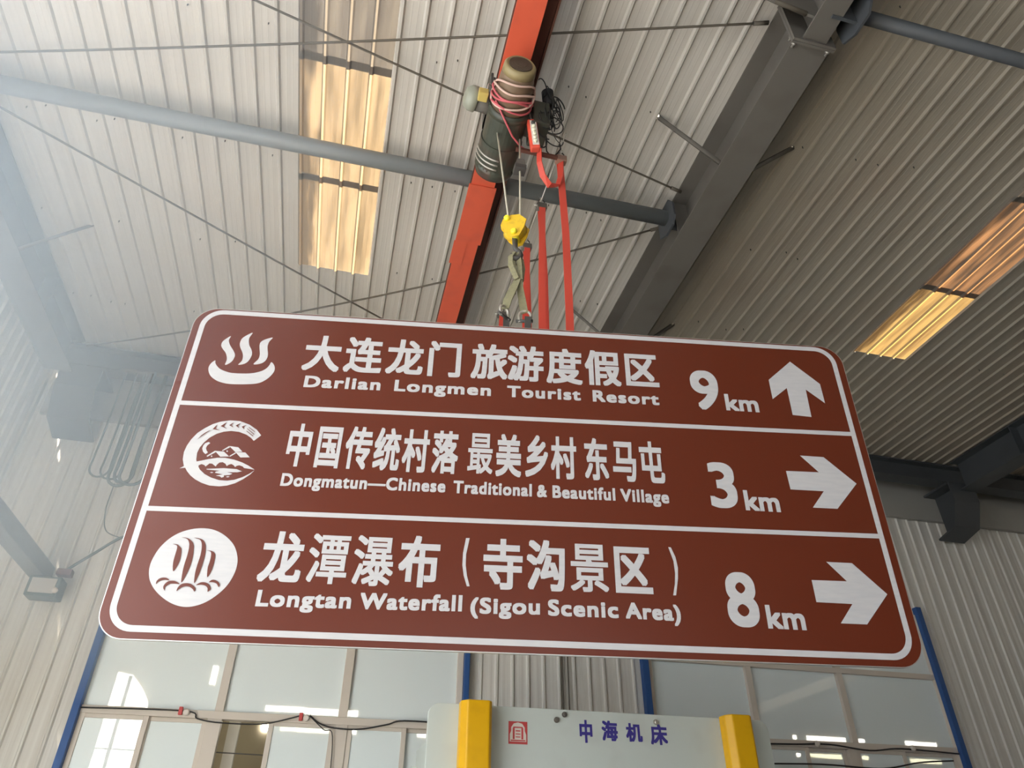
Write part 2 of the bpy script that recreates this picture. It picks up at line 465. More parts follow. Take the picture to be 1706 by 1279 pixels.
# ------------------------------------------------------------------ the two window banks
def frame_bar(b, x0, x1, z0, z1, y0=YW-0.06, y1=YW+0.06):
    b.box(x0, x1, y0, y1, z0, z1)
def window(name, xa, xb, up_mull, low_mull, sashes, low_open, toprow):
    root = bpy.data.objects.new(name, None); COL.objects.link(root); struct(root)
    b = MB()
    frame_bar(b, xa, xb, 3.06, 3.14); frame_bar(b, xa, xb, 4.02, 4.09); frame_bar(b, xa, xb, WT-0.07, WT); frame_bar(b, xa, xb, WB, WB+0.08)
    frame_bar(b, xa, xa+0.07, WB+0.08, WT-0.07); frame_bar(b, xb-0.07, xb, WB+0.08, WT-0.07)
    for x, w in up_mull:
        frame_bar(b, x-w/2, x+w/2, 3.14, 4.02); frame_bar(b, x-w/2, x+w/2, 4.09, WT-0.07)
    for x, w in low_mull:
        frame_bar(b, x-w/2, x+w/2, WB+0.08, 3.06)
    b.build('frame', 'frame', root, bevel=0.004)
    xs = [xa+0.07] + sum([[x-w/2, x+w/2] for x, w in up_mull], []) + [xb-0.07]
    for x0, x1 in zip(xs[::2], xs[1::2]):
        for z0, z1 in ((3.14, 4.02), (4.09, WT-0.07)):
            MB().box(x0, x1, YW-0.006, YW, z0, z1).build('pane', 'glass', root)
    for x0, x1, yo in sashes:
        s = MB(); y0 = YW-0.045+yo; y1 = y0+0.04
        s.box(x0, x0+0.055, y0, y1, WB+0.08, 3.06); s.box(x1-0.055, x1, y0, y1, WB+0.08, 3.06)
        s.box(x0+0.055, x1-0.055, y0, y1, 3.02, 3.06); s.box(x0+0.055, x1-0.055, y0, y1, WB+0.08, WB+0.15)
        sh = s.build('sash', 'frame', root, bevel=0.003)
        MB().box(x0+0.055, x1-0.055, y0+0.017, y0+0.023, WB+0.15, 3.02).build('pane', 'glass', sh)
    s = MB()
    for x0, x1, yo in sashes + low_open:
        s.tube([(x0, YW+0.075, 2.75), (x1, YW+0.075, 2.74)], 0.007, 6)
    s.build('window_bar', 'iron', root)
    return root
window('window_1', WL0, WL1, [(-1.10, 0.09), (0.245, 0.10)], [(-1.125, 0.15), (0.245, 0.14)],
       [(-2.49, -1.80, 0), (-1.84, -1.20, 0.045), (-0.55, 0.175, 0.0), (0.315, 0.985, 0), (0.935, 1.55, 0.045)], [(-1.05, -0.50, 0)], True)
window('window_2', WR0, WR1, [(5.53, 0.09), (6.94, 0.09)], [(5.53, 0.12), (6.86, 0.12)],
       [(4.13, 4.84, 0), (4.80, 5.47, 0.045), (5.59, 6.22, 0), (6.18, 6.80, 0.045), (6.92, 7.68, 0), (7.64, 8.51, 0.045)], [], True)
# strip windows in the far wall of the office, two rows of lit panes; first entry is an added reflection
lit_n = 3
for (xa, xb, z0, z1, mat) in ((-1.82, -1.73, 4.17, 4.44, 'lit'), (-0.88, -0.26, 3.82, 3.89, 'lit'), (-0.25, 0.27, 3.80, 3.88, 'lit'), (0.42, 0.59, 3.80, 3.88, 'lit'),  # first pane glows in place of a reflection in the glass
        (-0.88, -0.71, 3.57, 3.64, 'lit'), (-0.60, -0.36, 3.57, 3.64, 'lityellow'), (-0.34, -0.10, 3.56, 3.63, 'lityellow'), (-0.08, 0.16, 3.56, 3.63, 'lityellow'), (0.46, 0.60, 3.57, 3.64, 'lit'), (1.60, 1.77, 3.57, 3.63, 'lit'),
        (8.64, 8.70, 3.79, 3.85, 'lit'), (8.93, 9.25, 3.78, 3.85, 'lit'), (9.27, 9.74, 3.78, 3.85, 'lit'), (9.94, 10.16, 3.79, 3.84, 'lit'), (11.08, 11.34, 3.78, 3.85, 'lit'), (11.37, 11.56, 3.78, 3.84, 'lit'), (11.60, 11.77, 3.78, 3.84, 'lit'),
        (8.64, 8.71, 3.53, 3.59, 'lit'), (8.90, 9.17, 3.53, 3.59, 'lityellow'), (9.19, 9.67, 3.52, 3.59, 'lityellow'), (10.03, 10.15, 3.53, 3.59, 'lityellow'), (11.08, 11.30, 3.51, 3.58, 'lityellow'), (11.33, 11.54, 3.51, 3.58, 'lityellow'), (11.57, 11.76, 3.51, 3.58, 'lityellow')):
    struct(MB().box(xa, xb, 12.97, 13.0, z0 + (0.03 if z0 > 3.7 else 0.0), z1 + (0.04 if z0 > 3.7 else 0.0)).build('window_%d' % lit_n, mat)); lit_n += 1
# tall sunlit window at the left end of the office, with a transom and a slanting blind across its top
root = bpy.data.objects.new('window_%d' % lit_n, None); COL.objects.link(root); struct(root)
MB().prism([(-3.20, 2.2), (-2.62, 2.2), (-2.62, 3.66), (-2.66, 3.90), (-2.80, 4.10), (-2.98, 4.27), (-3.20, 4.30)], 'y', 12.96, 12.99).build('pane', 'lit', root)
s = MB(); s.box(-3.02, -2.97, 12.92, 12.96, 2.2, 4.25); s.box(-2.62, -2.56, 12.92, 12.97, 2.2, 4.3); s.box(-3.26, -3.20, 12.92, 12.97, 2.2, 4.3)
s.build('frame', 'frame', root)
# pale strip standing in for a reflection inside the open sash
MB().box(-1.0, -0.88, YW+0.25, YW+0.37, 0, 5.3).build('trim_6', 'plaster')['kind'] = 'structure'

# ------------------------------------------------------------------ roof steel
def beam(name, x, label, steel='steel'):
    t = thing(name, label, 'beam', 'roof rafters')
    y0, y1 = -9.0, 8.42
    ztop = ZR - 0.026
    MB().box(x-0.16, x+0.16, y0, y1, ztop-0.014, ztop).build('top_flange', steel, t)
    MB().box(x-0.007, x+0.007, y0, y1, ztop-0.486, ztop-0.014).build('web', steel, t)
    MB().box(x-0.16, x+0.16, 2.34, y1, ztop-0.50, ztop-0.486).build('bottom_flange', steel, t)
    MB().box(x-0.10, x+0.10, y0, 2.30, ztop-0.50, ztop-0.486).build('bottom_flange', steel, t)
    b = MB(); b.box(x-0.18, x+0.18, 2.30, 2.32, ztop-0.53, ztop-0.015); b.box(x-0.18, x+0.18, 2.322, 2.342, ztop-0.53, ztop-0.015)
    b.build('end_plate', steel, t)
    for sx in (-1, 1):
        for sz in (-0.51, -0.42):
            MB().lathe([(0, 0.018), (0.02, 0.018), (0.02, 0.010), (0.045, 0.010)], (x+sx*0.145, 2.343, ztop+sz+0.005), (0, 1, 0), 8).build('bolt', 'zinc', t)
    for yy in (0.8, 3.52, 6.24):
        for s in (-1, 1):
            MB().tube([(x+s*0.155, yy, ztop-0.475), (x+s*0.70, yy, ZR-0.002)], 0.024, 4).build('fly_brace', steel, t)
    for yy in (1.0, 4.4, 7.2):
        MB().box(x-0.155, x+0.155, yy-0.006, yy+0.006, ztop-0.484, ztop-0.016).build('stiffener', steel, t)
    return t
beam('rafter', -3.84, 'grey steel rafter at the hazy left end of the roof')
beam('rafter', 2.93, 'wide grey steel rafter running down right of the hoist')
beam('rafter', 9.76, 'dark steel rafter in the far right corner beyond the right skylight', 'darksteel')

def strut(x0, x1, y, z, r, mat, label):
    t = thing('strut_tube', label, 'strut', 'strut tubes between the rafters')
    MB().tube([(x0+0.24, y, z), (x1-0.24, y, z)], r, 18).build('tube', mat, t)
    for x, s in ((x0, 1), (x1, -1)):
        xe = x + s*0.24
        MB().prism([(y-0.17, z+0.06), (y-0.10, z+0.17), (y+0.10, z+0.17), (y+0.17, z+0.06), (y+0.17, z-0.13), (y+0.05, z-0.20), (y-0.11, z-0.20), (y-0.17, z-0.12)], 'x', min(xe, xe-s*0.02), max(xe, xe-s*0.02)).build('end_plate', 'darksteel', t)
        MB().box(min(x+s*0.012, xe-s*0.02), max(x+s*0.012, xe-s*0.02), y-0.012, y+0.012, z-0.14, z+0.14).build('gusset', 'darksteel', t)
    return t
strut(-3.84, 2.93, 4.44, 7.145, 0.078, 'tube', 'long grey round tube crossing the roof behind the hoist, left bay')
strut(2.93, 9.76, 2.10, 7.00, 0.052, 'darksteel', 'dark grey round tube at the top right, right bay')
# gusset on the left face of the rafter at the splice
t = thing('gusset_plate', 'dark gusset plate left of the rafter at the top edge', 'plate')
MB().prism([(2.92, 6.92), (2.92, 7.36), (1.9, 7.36), (1.9, 7.22), (2.55, 7.02)], 'y', 2.16, 2.18).build('plate', 'steel', t)
MB().tube([(1.2, 2.17, 7.30), (1.95, 2.17, 7.26), (2.6, 2.17, 7.02), (2.8, 2.17, 6.96)], 0.02, 6).build('edge_bar', 'rod', t)

def rod(a, c, sag, label, group='cross bracing rods'):
    a, c = Vector(a), Vector(c)
    p = [a.lerp(c, i/24) - Vector((0, 0, sag*4*(i/24)*(1-i/24))) for i in range(25)]
    t = thing('brace_rod', label, 'rod', group)
    MB().tube(p, 0.011, 6).build('bar', 'rod', t)
    d = (p[1]-p[0]).normalized(); e = (p[-2]-p[-1]).normalized()
    MB().tube([p[0]-d*0.02, p[0]+d*0.10], 0.02, 6).build('end_nut', 'rod', t)
    MB().tube([p[-1]-e*0.02, p[-1]+e*0.10], 0.02, 6).build('end_nut', 'rod', t)
rod((-3.74, 4.33, 7.30), (2.70, 2.45, 7.30), 0.05, 'thin dark brace rod running nearly level across the top of the picture')
rod((-3.74, 2.68, 7.30), (2.75, 4.20, 7.30), 0.03, 'thin dark brace rod slanting down behind the hoist to the rafter')
rod((-3.74, 4.72, 7.30), (2.70, 8.40, 7.30), 0.04, 'thin dark brace rod slanting from far left down to the sign top')
rod((-3.62, 8.40, 7.30), (2.76, 4.70, 7.30), 0.17, 'thin sagging brace rod rising from behind the sign to the strut plate')

# ------------------------------------------------------------------ crane: runway, girder, hoist
t = thing('crane_runway', 'dark runway beam along the top of the back wall', 'beam')
MB().box(-3.9, 16.7, 8.44, 8.68, 7.02, 7.04).build('bottom_flange', 'darksteel', t)
MB().box(-3.9, 16.7, 8.555, 8.565, 7.04, 7.32).build('web', 'darksteel', t)
MB().box(-3.9, 16.7, 8.44, 8.68, 7.32, 7.34).build('top_flange', 'darksteel', t)
for x, lab in ((-3.58, 'steel corbel under the runway in the hazy left corner'), (9.66, 'dark steel corbel under the runway right of the sign')):
    t = thing('corbel', lab, 'bracket', 'runway corbels')
    MB().prism([(8.99, 7.02), (8.44, 7.02), (8.44, 6.68), (8.62, 6.32), (8.99, 6.24)], 'x', x-0.02, x+0.02).build('web', 'darksteel', t)
    MB().box(x-0.24, x+0.24, 8.45, 8.99, 6.98, 7.015).build('seat', 'darksteel', t)
    MB().prism([(8.44, 6.68), (8.42, 6.68), (8.605, 6.30), (8.99, 6.21), (8.99, 6.24), (8.62, 6.32)], 'x', x-0.24, x+0.24).build('bottom_flange', 'darksteel', t)
    MB().box(x-0.24, x+0.24, 8.42, 8.44, 6.68, 7.0).build('front_plate', 'darksteel', t)

t = thing('crane_girder', 'orange-red crane girder running from the top edge down behind the sign', 'crane girder')
MB().box(0.650, 0.865, -8.5, 8.43, 6.85, 6.872).build('bottom_flange', 'red', t)
MB().box(0.775, 0.795, -8.5, 8.43, 6.872, 7.03).build('web', 'red', t)
MB().prism([(0.66, 7.03), (0.66, 7.055), (0.985, 7.055), (0.985, 6.98), (0.97, 6.98), (0.97, 7.03)], 'y', -8.5, 8.43).build('cap_channel', 'maroon', t)
b = MB(); b.box(0.63, 0.885, 4.25, 4.98, 6.836, 6.85); b.box(0.62, 0.75, 4.98, 5.30, 6.842, 6.85); b.build('splice_plate', 'red', t)

# electric wire-rope hoist under the girder (drum along the girder)
HZ = 6.55
def hp(y, dx=0.0, dz=0.0): return Vector((0.758 + (y-3.3)*0.012 + dx, y, HZ + dz))
h = thing('electric_hoist', 'dark electric wire rope hoist with brown motor hanging under the red girder', 'hoist')
ax = (hp(3.9)-hp(2.9)).normalized()
MB().lathe([(0.0, 0.085), (0.0, 0.105), (0.02, 0.122), (0.10, 0.132), (0.20, 0.142), (0.34, 0.148)], hp(2.86), ax, 32).build('motor_housing', 'motor', h)
MB().lathe([(-0.010, 0.095), (-0.018, 0.104), (0.0, 0.122), (0.05, 0.127)], hp(2.86), ax, 32).build('motor_rim', 'olive', h)
MB().lathe([(0.0, 0.088), (0.019, 0.088), (0.021, 0.05), (0.024, 0.045), (0.025, 0.015)], hp(2.86), ax*-1, 24).build('motor_end_plate', 'grille', h)
MB().lathe([(0.0, 0.155), (0.03, 0.165), (0.06, 0.165), (0.06, 0.13), (0.40, 0.13), (0.40, 0.165)], hp(3.20), ax, 32).build('drum', 'hoist', h)
# casing: partly open shell round the drum
b = MB()
n = 22; A0, A1 = math.radians(-215), math.radians(35)
for y0, y1, r in ((3.22, 3.50, 0.162), (3.50, 3.74, 0.172)):
    rows = []
    for yy in (y0, y1):
        rows.append([[b.bm.verts.new(hp(yy, rr*math.cos(A0+(A1-A0)*i/n), rr*math.sin(A0+(A1-A0)*i/n))) for i in range(n+1)] for rr in (r, r-0.012)])
    for i in range(n):
        for q in (0, 1):
            b.bm.faces.new((rows[0][q][i], rows[0][q][i+1], rows[1][q][i+1], rows[1][q][i]))
        for e in (0, 1):
            b.bm.faces.new((rows[e][0][i], rows[e][0][i+1], rows[e][1][i+1], rows[e][1][i]))
b.build('drum_casing', 'hoist', h)
MB().lathe([(0.0, 0.172), (0.05, 0.172), (0.11, 0.155), (0.15, 0.10), (0.16, 0.02)], hp(3.72), ax, 32).build('gear_case', 'hoist', h)
b = MB()
for q in range(3):
    yy = 3.60 + q*0.045
    b.tube([hp(yy, 0.176*math.cos(a), 0.176*math.sin(a)) for a in [math.radians(180+10*i) for i in range(0, 10)]], 0.007, 6)
b.build('casing_band', 'zinc', h)
# trolley over the bottom flange
b = MB(); b.box(0.605, 0.625, 3.22, 3.56, 6.70, 6.98); b.box(0.885, 0.905, 3.22, 3.56, 6.70, 6.98); b.box(0.605, 0.905, 3.22, 3.56, 6.70, 6.74); b.build('trolley_frame', 'iron', h)
for yy in (3.28, 3.5):
    for x0, s in ((0.63, 1), (0.88, -1)):
        MB().lathe([(0, 0.055), (0.012, 0.055), (0.012, 0.045), (0.05, 0.042)], (x0, yy, 6.92), (s, 0, 0), 18).build('wheel', 'iron', h)
# travel motor with its pale dome at the left
MB().lathe([(0.0, 0.02), (0.012, 0.07), (0.05, 0.098), (0.10, 0.10), (0.105, 0.09)], (0.40, 3.27, 6.66), (1, 0.10, 0.0), 24).build('travel_motor_dome', 'dome', h)
MB().lathe([(0.10, 0.085), (0.24, 0.085), (0.25, 0.06), (0.34, 0.055)], (0.40, 3.27, 6.66), (1, 0.10, 0.0), 24).build('travel_motor', 'steel', h)
MB().box(0.50, 0.575, 3.14, 3.22, 6.55, 6.62).build('terminal_box', 'brass', h, bevel=0.006)
MB().tube([(0.56, 3.17, 6.62), (0.57, 3.14, 6.68), (0.62, 3.15, 6.70), (0.68, 3.2, 6.70)], 0.007, 6).build('motor_lead', 'zinc', h)
# pale and pink cable wound round the motor
for q, (mat, yy, rr, tilt, ph) in enumerate((('paleskin', 3.02, 0.150, 0.10, 0), ('paleskin', 3.05, 0.156, 0.05, 0.3), ('pinkwire', 3.08, 0.160, 0.02, 0.6), ('pinkwire', 3.13, 0.162, 0.06, 0.1), ('paleskin', 3.10, 0.166, -0.05, 0.9), ('pinkwire', 3.17, 0.166, 0.03, 0.5))):
    MB().tube([hp(yy + tilt*math.sin(a+ph) + 0.01*math.sin(3*a+q), (rr+0.006*math.sin(2*a+q))*math.cos(a), (rr+0.006*math.cos(3*a))*math.sin(a)) for a in [2*math.pi*i/40 for i in range(41)]], 0.0085, 6).build('cable_turn', mat, h)
b = MB(); b.tube([hp(3.12, -0.13, -0.09), hp(3.20, -0.05, -0.165), hp(3.33, 0.05, -0.19), hp(3.42, 0.14, -0.17), hp(3.45, 0.20, -0.16)], 0.008, 6); b.build('loose_cable', 'pinkwire', h)
# control box with its tangle of black wires at the right
MB().box(0.955, 1.09, 3.22, 3.46, 6.46, 6.74).build('control_box', 'hoist', h, bevel=0.008)
MB().box(0.88, 0.96, 3.26, 3.42, 6.52, 6.62).build('box_bracket', 'iron', h)
MB().lathe([(0, 0.035), (0.01, 0.05), (0.15, 0.05), (0.16, 0.035)], (1.08, 3.24, 6.93), (0.15, 0.25, -0.9), 18).build('cable_spool', 'black', h)
for q in range(34):
    c = Vector((1.10 + rng.uniform(-0.08, 0.07), 3.30 + rng.uniform(-0.12, 0.12), 6.66 + rng.uniform(-0.2, 0.24)))
    r1 = rng.uniform(0.04, 0.12); r2 = rng.uniform(0.04, 0.13); p0 = rng.uniform(0, 6); sp = rng.uniform(3, 5.5); ux = rng.uniform(0.3, 1)
    MB().tube([c + Vector((r1*ux*math.cos(p0+sp*i/14), r1*(1-ux)*math.cos(p0+sp*i/14), r2*math.sin(p0+sp*i/14))) for i in range(15)], rng.uniform(0.003, 0.006), 5).build('wire', 'black', h)
MB().tube([(1.07, 3.30, 6.38), (1.10, 3.38, 6.34), (1.18, 3.48, 6.40), (1.27, 3.52, 6.60), (1.27, 3.54, 6.70)], 0.006, 5).build('wire', 'black', h)
MB().box(0.86, 1.2, 3.40, 3.43, 6.32, 6.345).build('limit_arm', 'maroon', h)

# ropes, limit weight and hook block
BX, BY, BZ = 0.834, 3.35, 5.335
r = thing('wire_rope', 'pale wire rope on the left running from drum to yellow hook block', 'rope', 'hoist ropes')
MB().tube([(0.690, 3.36, 6.45), (0.795, 3.352, 5.40)], 0.0075, 6).build('strand', 'rope', r)
r = thing('wire_rope', 'pale wire rope on the right passing through the limit weight', 'rope', 'hoist ropes')
MB().tube([(0.880, 3.372, 6.40), (0.878, 3.362, 5.40)], 0.0075, 6).build('strand', 'rope', r)
w = thing('limit_weight', 'small grey limit switch weight on the right hoist rope', 'weight')
MB().box(0.832, 0.922, 3.33, 3.41, 6.005, 6.055).build('lower_block', 'iron', w, bevel=0.004)
MB().prism([(0.838, 6.055), (0.916, 6.055), (0.905, 6.115), (0.85, 6.115)], 'y', 3.335, 3.405).build('upper_block', 'steel', w)
MB().box(0.865, 0.892, 3.36, 3.38, 6.115, 6.135).build('lug', 'iron', w)

hb = thing('hook_block', 'yellow hook block hanging on two wire ropes', 'hook block')
RB = Matrix.Translation((BX, BY, BZ)) @ Matrix.Rotation(math.radians(-28), 4, 'Z') @ Matrix.Rotation(math.radians(-8), 4, 'Y')
cheek = [(-0.085, 0.03), (-0.06, 0.085), (0.0, 0.105), (0.06, 0.09), (0.10, 0.02), (0.075, -0.045), (0.03, -0.115), (-0.02, -0.115), (-0.06, -0.05)]
for s in (-0.052, 0.044):
    MB().prism(cheek, 'y', s, s+0.008, RB).build('cheek_plate', 'yellow', hb)
MB().lathe([(-0.034, 0.080), (-0.034, 0.088), (-0.012, 0.072), (0.012, 0.072), (0.034, 0.088), (0.034, 0.080)], RB @ Vector((0, 0, 0.02)), RB.to_3x3() @ Vector((0, 1, 0)), 28).build('sheave', 'yellow', hb)
for u, v in ((-0.03, 0.075), (0.0, -0.075)):
    MB().lathe([(-0.078, 0.014), (-0.07, 0.022), (-0.052, 0.022)], RB @ Vector((u, 0, v)), RB.to_3x3() @ Vector((0, 1, 0)), 14).build('bolt', 'lemon', hb)
MB().tube([RB @ Vector((0, -0.044, -0.075)), RB @ Vector((0, 0.044, -0.075))], 0.024, 12).build('trunnion', 'lemon', hb)
MB().tube([(BX+0.002, BY, BZ-0.08), (BX+0.005, BY, BZ-0.17), (BX+0.010, BY, BZ-0.185), (BX+0.030, BY, BZ-0.205), (BX+0.040, BY, BZ-0.235), (BX+0.032, BY, BZ-0.265), (BX+0.008, BY, BZ-0.275), (BX-0.016, BY, BZ-0.26), (BX-0.022, BY, BZ-0.235)],
          [0.020, 0.018, 0.018, 0.020, 0.023, 0.023, 0.021, 0.016, 0.010], 10).build('hook', 'iron', hb)

# olive webbing sling with two shackles
SZ = BZ - 0.245
sl = thing('webbing_sling', 'olive webbing sling looped over the hook, two legs down to the sign', 'sling')
J = Vector((0.862, 3.345, 4.86))
for dx, dy in ((-0.035, -0.012), (-0.012, 0.012), (0.018, -0.008), (0.040, 0.012)):
    MB().ribbon([(BX+0.008+dx*0.35, BY+dy, SZ+0.02), (BX+0.008+dx*1.1, BY+dy, SZ-0.03), (BX+0.012+dx*1.2, BY+dy, SZ-0.11), J + Vector((dx*0.5, dy, 0))], [0.03, 0.034, 0.036, 0.034], 0.006, (0.8, -0.6, 0)).build('strap_fold', 'sling', sl)
LL, LR = Vector((0.775, 3.345, 4.595)), Vector((0.905, 3.365, 4.60))
MB().ribbon([J+Vector((0,0,0.03)), J.lerp(LL, 0.3)+Vector((-0.01,0,0)), J.lerp(LL, 0.7)+Vector((-0.012,0,0)), LL], [0.045, 0.06, 0.062, 0.05], 0.007, (0.85, -0.5, 0.3)).build('leg', 'sling', sl)
MB().ribbon([J+Vector((0,0,0.03)), J.lerp(LR, 0.3), J.lerp(LR, 0.7), LR], [0.04, 0.045, 0.05, 0.05], 0.007, (0.85, -0.45, 0)).build('leg', 'sling', sl)
def shackle(c, rot, label):
    s = thing('shackle', label, 'shackle', 'shackles at the sign top')
    M = Matrix.Translation(c) @ Matrix.Rotation(math.radians(rot), 4, 'Z')
    MB().tube([M @ Vector((x, 0, z)) for x, z in ((-0.034, -0.055), (-0.036, -0.03), (-0.040, 0.0), (-0.030, 0.024), (-0.012, 0.036), (0.012, 0.036), (0.030, 0.024), (0.040, 0.0), (0.036, -0.03), (0.034, -0.055))], 0.010, 8).build('bow', 'zinc', s)
    MB().tube([M @ Vector((-0.058, 0, -0.045)), M @ Vector((0.052, 0, -0.045))], 0.011, 8).build('pin', 'iron', s)
shackle(Vector((0.768, 3.345, 4.575)), 35, 'left shackle joining the sling leg to the sign')
shackle(Vector((0.907, 3.365, 4.58)), -15, 'right shackle joining the sling leg to the sign')

# red push-button pendant hung up on the hoist
pm = thing('control_pendant', 'red push-button pendant with a column of pale buttons beside the hoist', 'remote control')
PT, PBm = Vector((0.945, 3.26, 6.50)), Vector((0.985, 3.30, 6.21))
dz = (PBm-PT).normalized(); dxv = Vector((0.93, -0.15, 0)) ; dxv = (dxv - dz*dxv.dot(dz)).normalized(); dyv = dz.cross(dxv)
PM = Matrix(((dxv.x, dyv.x, dz.x, PT.x), (dxv.y, dyv.y, dz.y, PT.y), (dxv.z, dyv.z, dz.z, PT.z), (0, 0, 0, 1)))
sgn = 1 if (PM.to_3x3() @ Vector((0, 1, 0))).y < 0 else -1
MB().box(-0.036, 0.036, -0.03, 0.03, 0.0, (PBm-PT).length, PM).build('body', 'remote', pm, bevel=0.008)
MB().box(-0.02, 0.03, min(sgn*0.03, sgn*0.034), max(sgn*0.03, sgn*0.034), 0.02, 0.27, PM).build('face_plate', 'sealwhite', pm)
for q in range(6):
    z0 = 0.035 + q*0.038
    MB().lathe([(0, 0.0155), (0.014, 0.015), (0.018, 0.008)], PM @ Vector((0.004, sgn*0.034, z0+0.013)), PM.to_3x3() @ Vector((0, sgn, 0)), 12).build('button', 'button' if q else 'iron', pm)
MB().tube([PT, PT+Vector((-0.006, 0, 0.05)), PT+Vector((-0.035, -0.02, 0.13)), PT+Vector((-0.02, -0.03, 0.25))], 0.0075, 6).build('cord', 'zinc', pm)

# festoon: trolleys on a wire beside the girder, red flat cable hanging between them
FX = 1.28
t = thing('festoon_wire', 'thin wire beside the girder that carries the festoon trolleys', 'wire')
MB().tube([(FX, 3.40, 6.655), (FX, 5.0, 6.69), (FX, 8.40, 6.74)], 0.006, 6).build('strand', 'zinc', t)
FY = [3.56, 4.14, 4.66, 5.72, 6.6, 7.4]
FZ = [6.50, 6.57, 6.58, 6.61, 6.63, 6.64]
names = ('nearest festoon trolley, rusty clamp at the top of the rightmost red cable', 'festoon trolley with a bright bolt below the strut tube', 'festoon trolley just right of the yellow hook block', 'festoon trolley low beside the left shackle', 'festoon trolley hidden behind the sign, second from the far end', 'festoon trolley at the far end behind the sign')
MAT['rust'] = material('rusty clamp', (0.33, 0.20, 0.15), 0.6)
for q, (y, z) in enumerate(zip(FY[:4], FZ)):
    f = thing('festoon_trolley', names[q], 'trolley', 'festoon trolleys')
    MB().box(FX-0.046, FX+0.046, y-0.03, y+0.03, z-0.02, z+0.045).build('clamp', 'rust' if q == 0 else 'steel', f, bevel=0.006)
    MB().tube([(FX-0.075, y-0.02, z+0.0), (FX-0.03, y-0.02, z+0.0)], 0.009, 8).build('clamp_bolt', 'zinc', f)
    b = MB(); 
    for s in (-0.022, 0.022): b.tube([(FX+s, y, z+0.04), (FX+s*1.3, y, z+0.09), (FX+s*0.4, y, z+0.115)], 0.0055, 6)
    b.build('hanger', 'iron', f)
    MB().lathe([(-0.012, 0.02), (-0.004, 0.014), (0.004, 0.014), (0.012, 0.02)], (FX, y, z+0.115), (1, 0, 0), 12).build('roller', 'zinc', f)
cb = thing('festoon_cable', 'red flat cable looping down in long bights from the trolleys', 'cable')
MB().ribbon([(1.04, 3.38, 6.34), (1.05, 3.42, 6.24), (1.09, 3.47, 6.15), (1.16, 3.52, 6.11), (1.24, 3.555, 6.17), (1.275, 3.56, 6.49)][:5] + [(1.27, 3.56, 6.30), (FX, 3.56, 6.49)], 0.05, 0.008, [(0.3, -0.8, 0.2)]*4 + [(0.6, -0.6, 0)]*3).build('lead', 'strap', cb)
zb = 4.05
for q in range(3):
    ya, yb = FY[q]+0.025, FY[q+1]-0.025
    zz = FZ[q]-0.02
    path = [(FX, ya, zz), (FX+0.02, ya+0.01, zz-0.8), (FX+0.018, ya+0.02, zz-1.6), (FX+0.01, ya+0.04, zb+0.2), (FX, (ya+yb)/2 - 0.15*(yb-ya), zb+0.04), (FX, (ya+yb)/2, zb), (FX, (ya+yb)/2 + 0.15*(yb-ya), zb+0.04), (FX-0.03, yb-0.04, zb+0.2), (FX-0.04, yb-0.02, zz-1.6), (FX-0.025, yb-0.01, zz-0.8), (FX, yb, FZ[q+1]-0.02)]
    MB().ribbon(path, 0.056, 0.008, (1, -0.08, 0)).build('loop', 'strap', cb)

# ------------------------------------------------------------------ the brown road sign
SC = Vector((0.89816, 3.34432, 3.45875))
SU = Vector((0.98662314, -0.16268007, -0.01048661))
SV = Vector((0.00298613, -0.04628194, 0.99892395))
SN = Vector((-0.16299036, -0.9855928, -0.04517705))
def on_sign(a, b, h=0.0): return SC + SU*a + SV*b + SN*h
sign = thing('road_sign', 'big brown tourist road sign with white lettering hanging from the hoist', 'road sign')
HW, HH = 2.0, 0.969
def slab(name, mat, outline, h0, h1, parent, holes=None):
    b = MB()
    A = [b.bm.verts.new(on_sign(x, y, h0)) for x, y in outline]; B = [b.bm.verts.new(on_sign(x, y, h1)) for x, y in outline]
    n = len(outline)
    b.bm.faces.new(A); b.bm.faces.new(B)
    for i in range(n): b.bm.faces.new((A[i], A[(i+1)%n], B[(i+1)%n], B[i]))
    return b
outer = round_rect(-HW, HW, -HH, HH, 0.135, 10)
slab('panel', 'alu', outer, -0.022, -0.001, sign).build('panel', 'alu', sign)
slab('face_sheet', 'brown', round_rect(-HW+0.004, HW-0.004, -HH+0.004, HH-0.004, 0.132, 10), -0.001, 0.0, sign).build('face_sheet', 'brown', sign)
b = MB()
o1, o2 = round_rect(-1.958, 1.955, -0.934, 0.957, 0.125, 12), round_rect(-1.928, 1.925, -0.904, 0.926, 0.098, 12)
A = [b.bm.verts.new(on_sign(x, y, 0.0012)) for x, y in o1]; B = [b.bm.verts.new(on_sign(x, y, 0.0012)) for x, y in o2]
for i in range(len(o1)): b.bm.faces.new((A[i], A[(i+1)%len(o1)], B[(i+1)%len(o1)], B[i]))
b.build('border', 'white', sign)
for y0, y1, yr0, yr1 in ((0.297, 0.324, 0.323, 0.350), (-0.329, -0.303, -0.305, -0.279)):
    b = MB(); v = [b.bm.verts.new(on_sign(x, y, 0.001)) for x, y in ((-1.93, y0-0.012), (1.93, yr0-0.0), (1.93, yr1-0.0), (-1.93, y1-0.012))]
    b.bm.faces.new(v); b.build('divider', 'white', sign)
for y in (0.65, 0.0, -0.65):
    b = MB(); 
    A = [on_sign(x, y+dy, h) for x in (-1.85, 1.85) for dy, h in ((-0.04, -0.022), (-0.04, -0.05), (0.04, -0.05), (0.04, -0.022))]
    v = [b.bm.verts.new(p) for p in A]
    for i in range(4): b.bm.faces.new((v[i], v[(i+1)%4], v[4+(i+1)%4], v[4+i]))
    b.bm.faces.new(v[:4]); b.bm.faces.new(v[4:]); b.build('back_rail', 'alu', sign)
